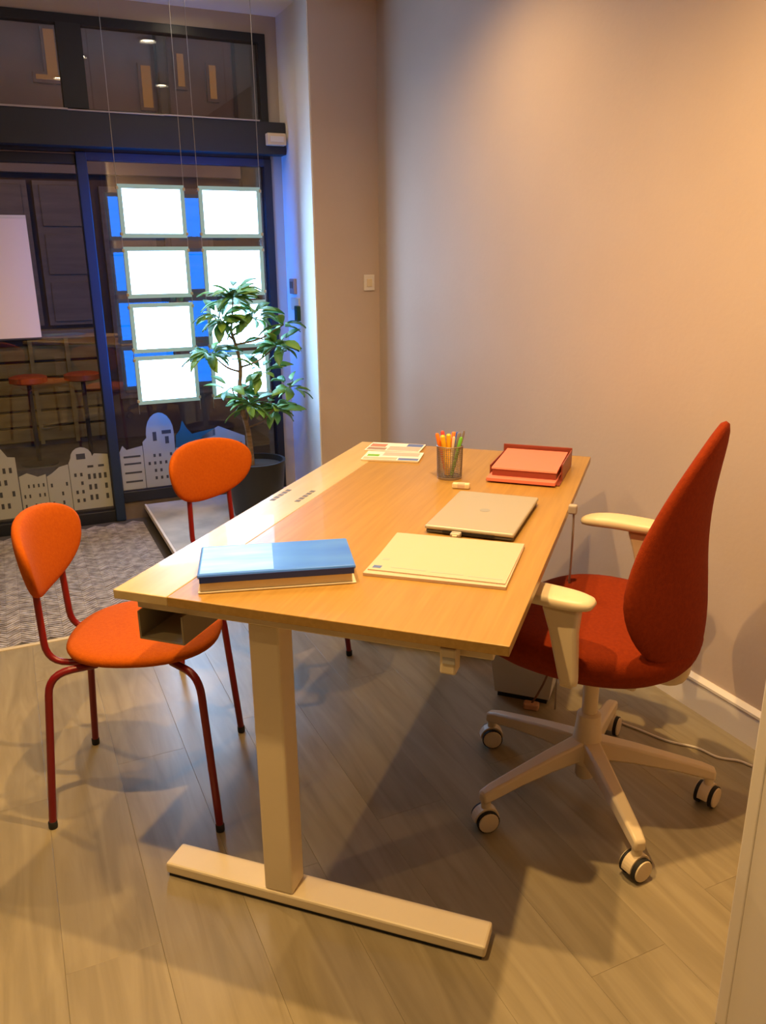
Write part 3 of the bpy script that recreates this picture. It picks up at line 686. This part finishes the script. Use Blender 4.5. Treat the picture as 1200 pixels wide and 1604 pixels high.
# ------------------------------------------------------------------ the street outside
pv = struct(MB().box(-6, 7, 2.96, 9, -.12, -.03).build('pavement', 'asphalt'), True)
TF = 5.2
bd = thing('opposite_building', 'brown stone building across the dark street, seen through the glass', 'building', rz=RA)
MB().box(-5, 6, TF+.05, TF+.4, -.1, 5.5).build('facade', 'stone', bd)
MB().box(-5, .56, TF-.10, TF+.05, .81, .87, bev=.005).build('window_ledge', 'ledge', bd)
MB().box(-5, 3.0, TF-.03, TF+.05, 1.98, 2.10, bev=.005).build('cornice', 'ledge', bd)
for i, (s0, s1, z0, z1) in enumerate([(.20, .56, .90, 1.93), (-.24, .16, .90, 1.93), (-.68, -.28, .90, 1.93), (.66, 1.05, .3, 1.9), (1.12, 1.5, .3, 1.9)]):
    fr_ = MB().box(s0, s1, TF, TF+.05, z0, z1).build('shutter', 'shutter', bd)
    b = MB()
    for k in range(3):
        z = z0+(z1-z0)*(k+.08)/3; b.box(s0+.04, s1-.04, TF-.015, TF, z, z+(z1-z0)*.28)
    b.build('shutter_panel', 'shutter', fr_, bevel=.006)
for k in range(6):
    z = .02+k*.125
    MB().box(-3, .56, TF-.02, TF+.05, z, z+.105, bev=.006).build('slat', 'olive', bd)
for s0 in (-.62, -.36, .02, .28, .52): MB().box(s0, s0+.03, TF-.05, TF-.02, 0, .80).build('upright_batten', 'olive', bd)
def lit(s0, s1, z0, z1, name='lit_window'):
    f = MB().box(s0-.02, s1+.02, TF+.01, TF+.05, z0-.02, z1+.02).build('window_frame', 'stone', bd)
    MB().box(s0, s1, TF, TF+.02, z0, z1).build('lit_pane', 'amber', f)
lit(1.05, 1.12, 2.46, 2.74); lit(1.32, 1.37, 2.62, 2.84); lit(1.56, 1.61, 2.55, 2.78); lit(.40, .47, 2.63, 2.92); lit(.32, .50, 2.60, 2.63)
lit(.96, 1.0, 1.5, 1.7)
MB().box(1.16, 1.24, TF-.06, TF+.05, 2.2, 3.2, bev=.01).build('drain_pipe', 'darkmet', bd)
MB().box(1.75, 3.2, TF-.05, TF+.05, 1.9, 3.3, bev=.01).build('roller_panel', 'bar', bd)
def stool(lab, s, t):
    o = thing('outdoor_stool', lab, 'stool', st(s, t, -.03), RA, group='orange stools across the street')
    MB().lathe([(.10, .58), (.125, .59), (.125, .625), (.10, .635)], 24).build('stool_seat', 'stool', o, smooth=True)
    MB().tube([(0, 0, .02), (0, 0, .59)], .016, 10).build('stool_post', 'darkmet', o, smooth=True)
    MB().lathe([(.13, 0), (.13, .01), (.02, .025)], 24).build('stool_foot', 'darkmet', o, smooth=True)
stool('orange stool beyond the glass door, left of the other one', -.02, 4.6)
stool('orange stool beyond the glass door, nearest the blue mullion', .34, 4.6)
# unseen lamps added on the shop's outer wall to light pavement and house opposite
for s_, lab in ((-.9, 'unseen added lamp left of the shop door'), (1.9, 'unseen added lamp right of the shop window')):
    t = thing('added_street_lamp', lab, 'added lamp', st(s_, 3.12, 3.0), RA)
    MB().box(-.06, .06, -.10, .06, -.06, .06, bev=.01).build('lamp_body', 'darkmet', t); MB().box(-.04, .04, -.05, .05, -.066, -.060).build('lamp_glass', 'lens', t)
    ld = bpy.data.lights.new('facade_fill', 'POINT'); ld.energy = 27; ld.color = (1, .56, .24); ld.shadow_soft_size = .06
    lo = bpy.data.objects.new('facade_fill', ld); C.objects.link(lo); lo.parent = t; lo.location = (0, .1, -.14)
struct(MB().box(-6, 7, 2.96, 3.03, ZC+.09, 4.5).build('wall_outer', 'stone'), True)
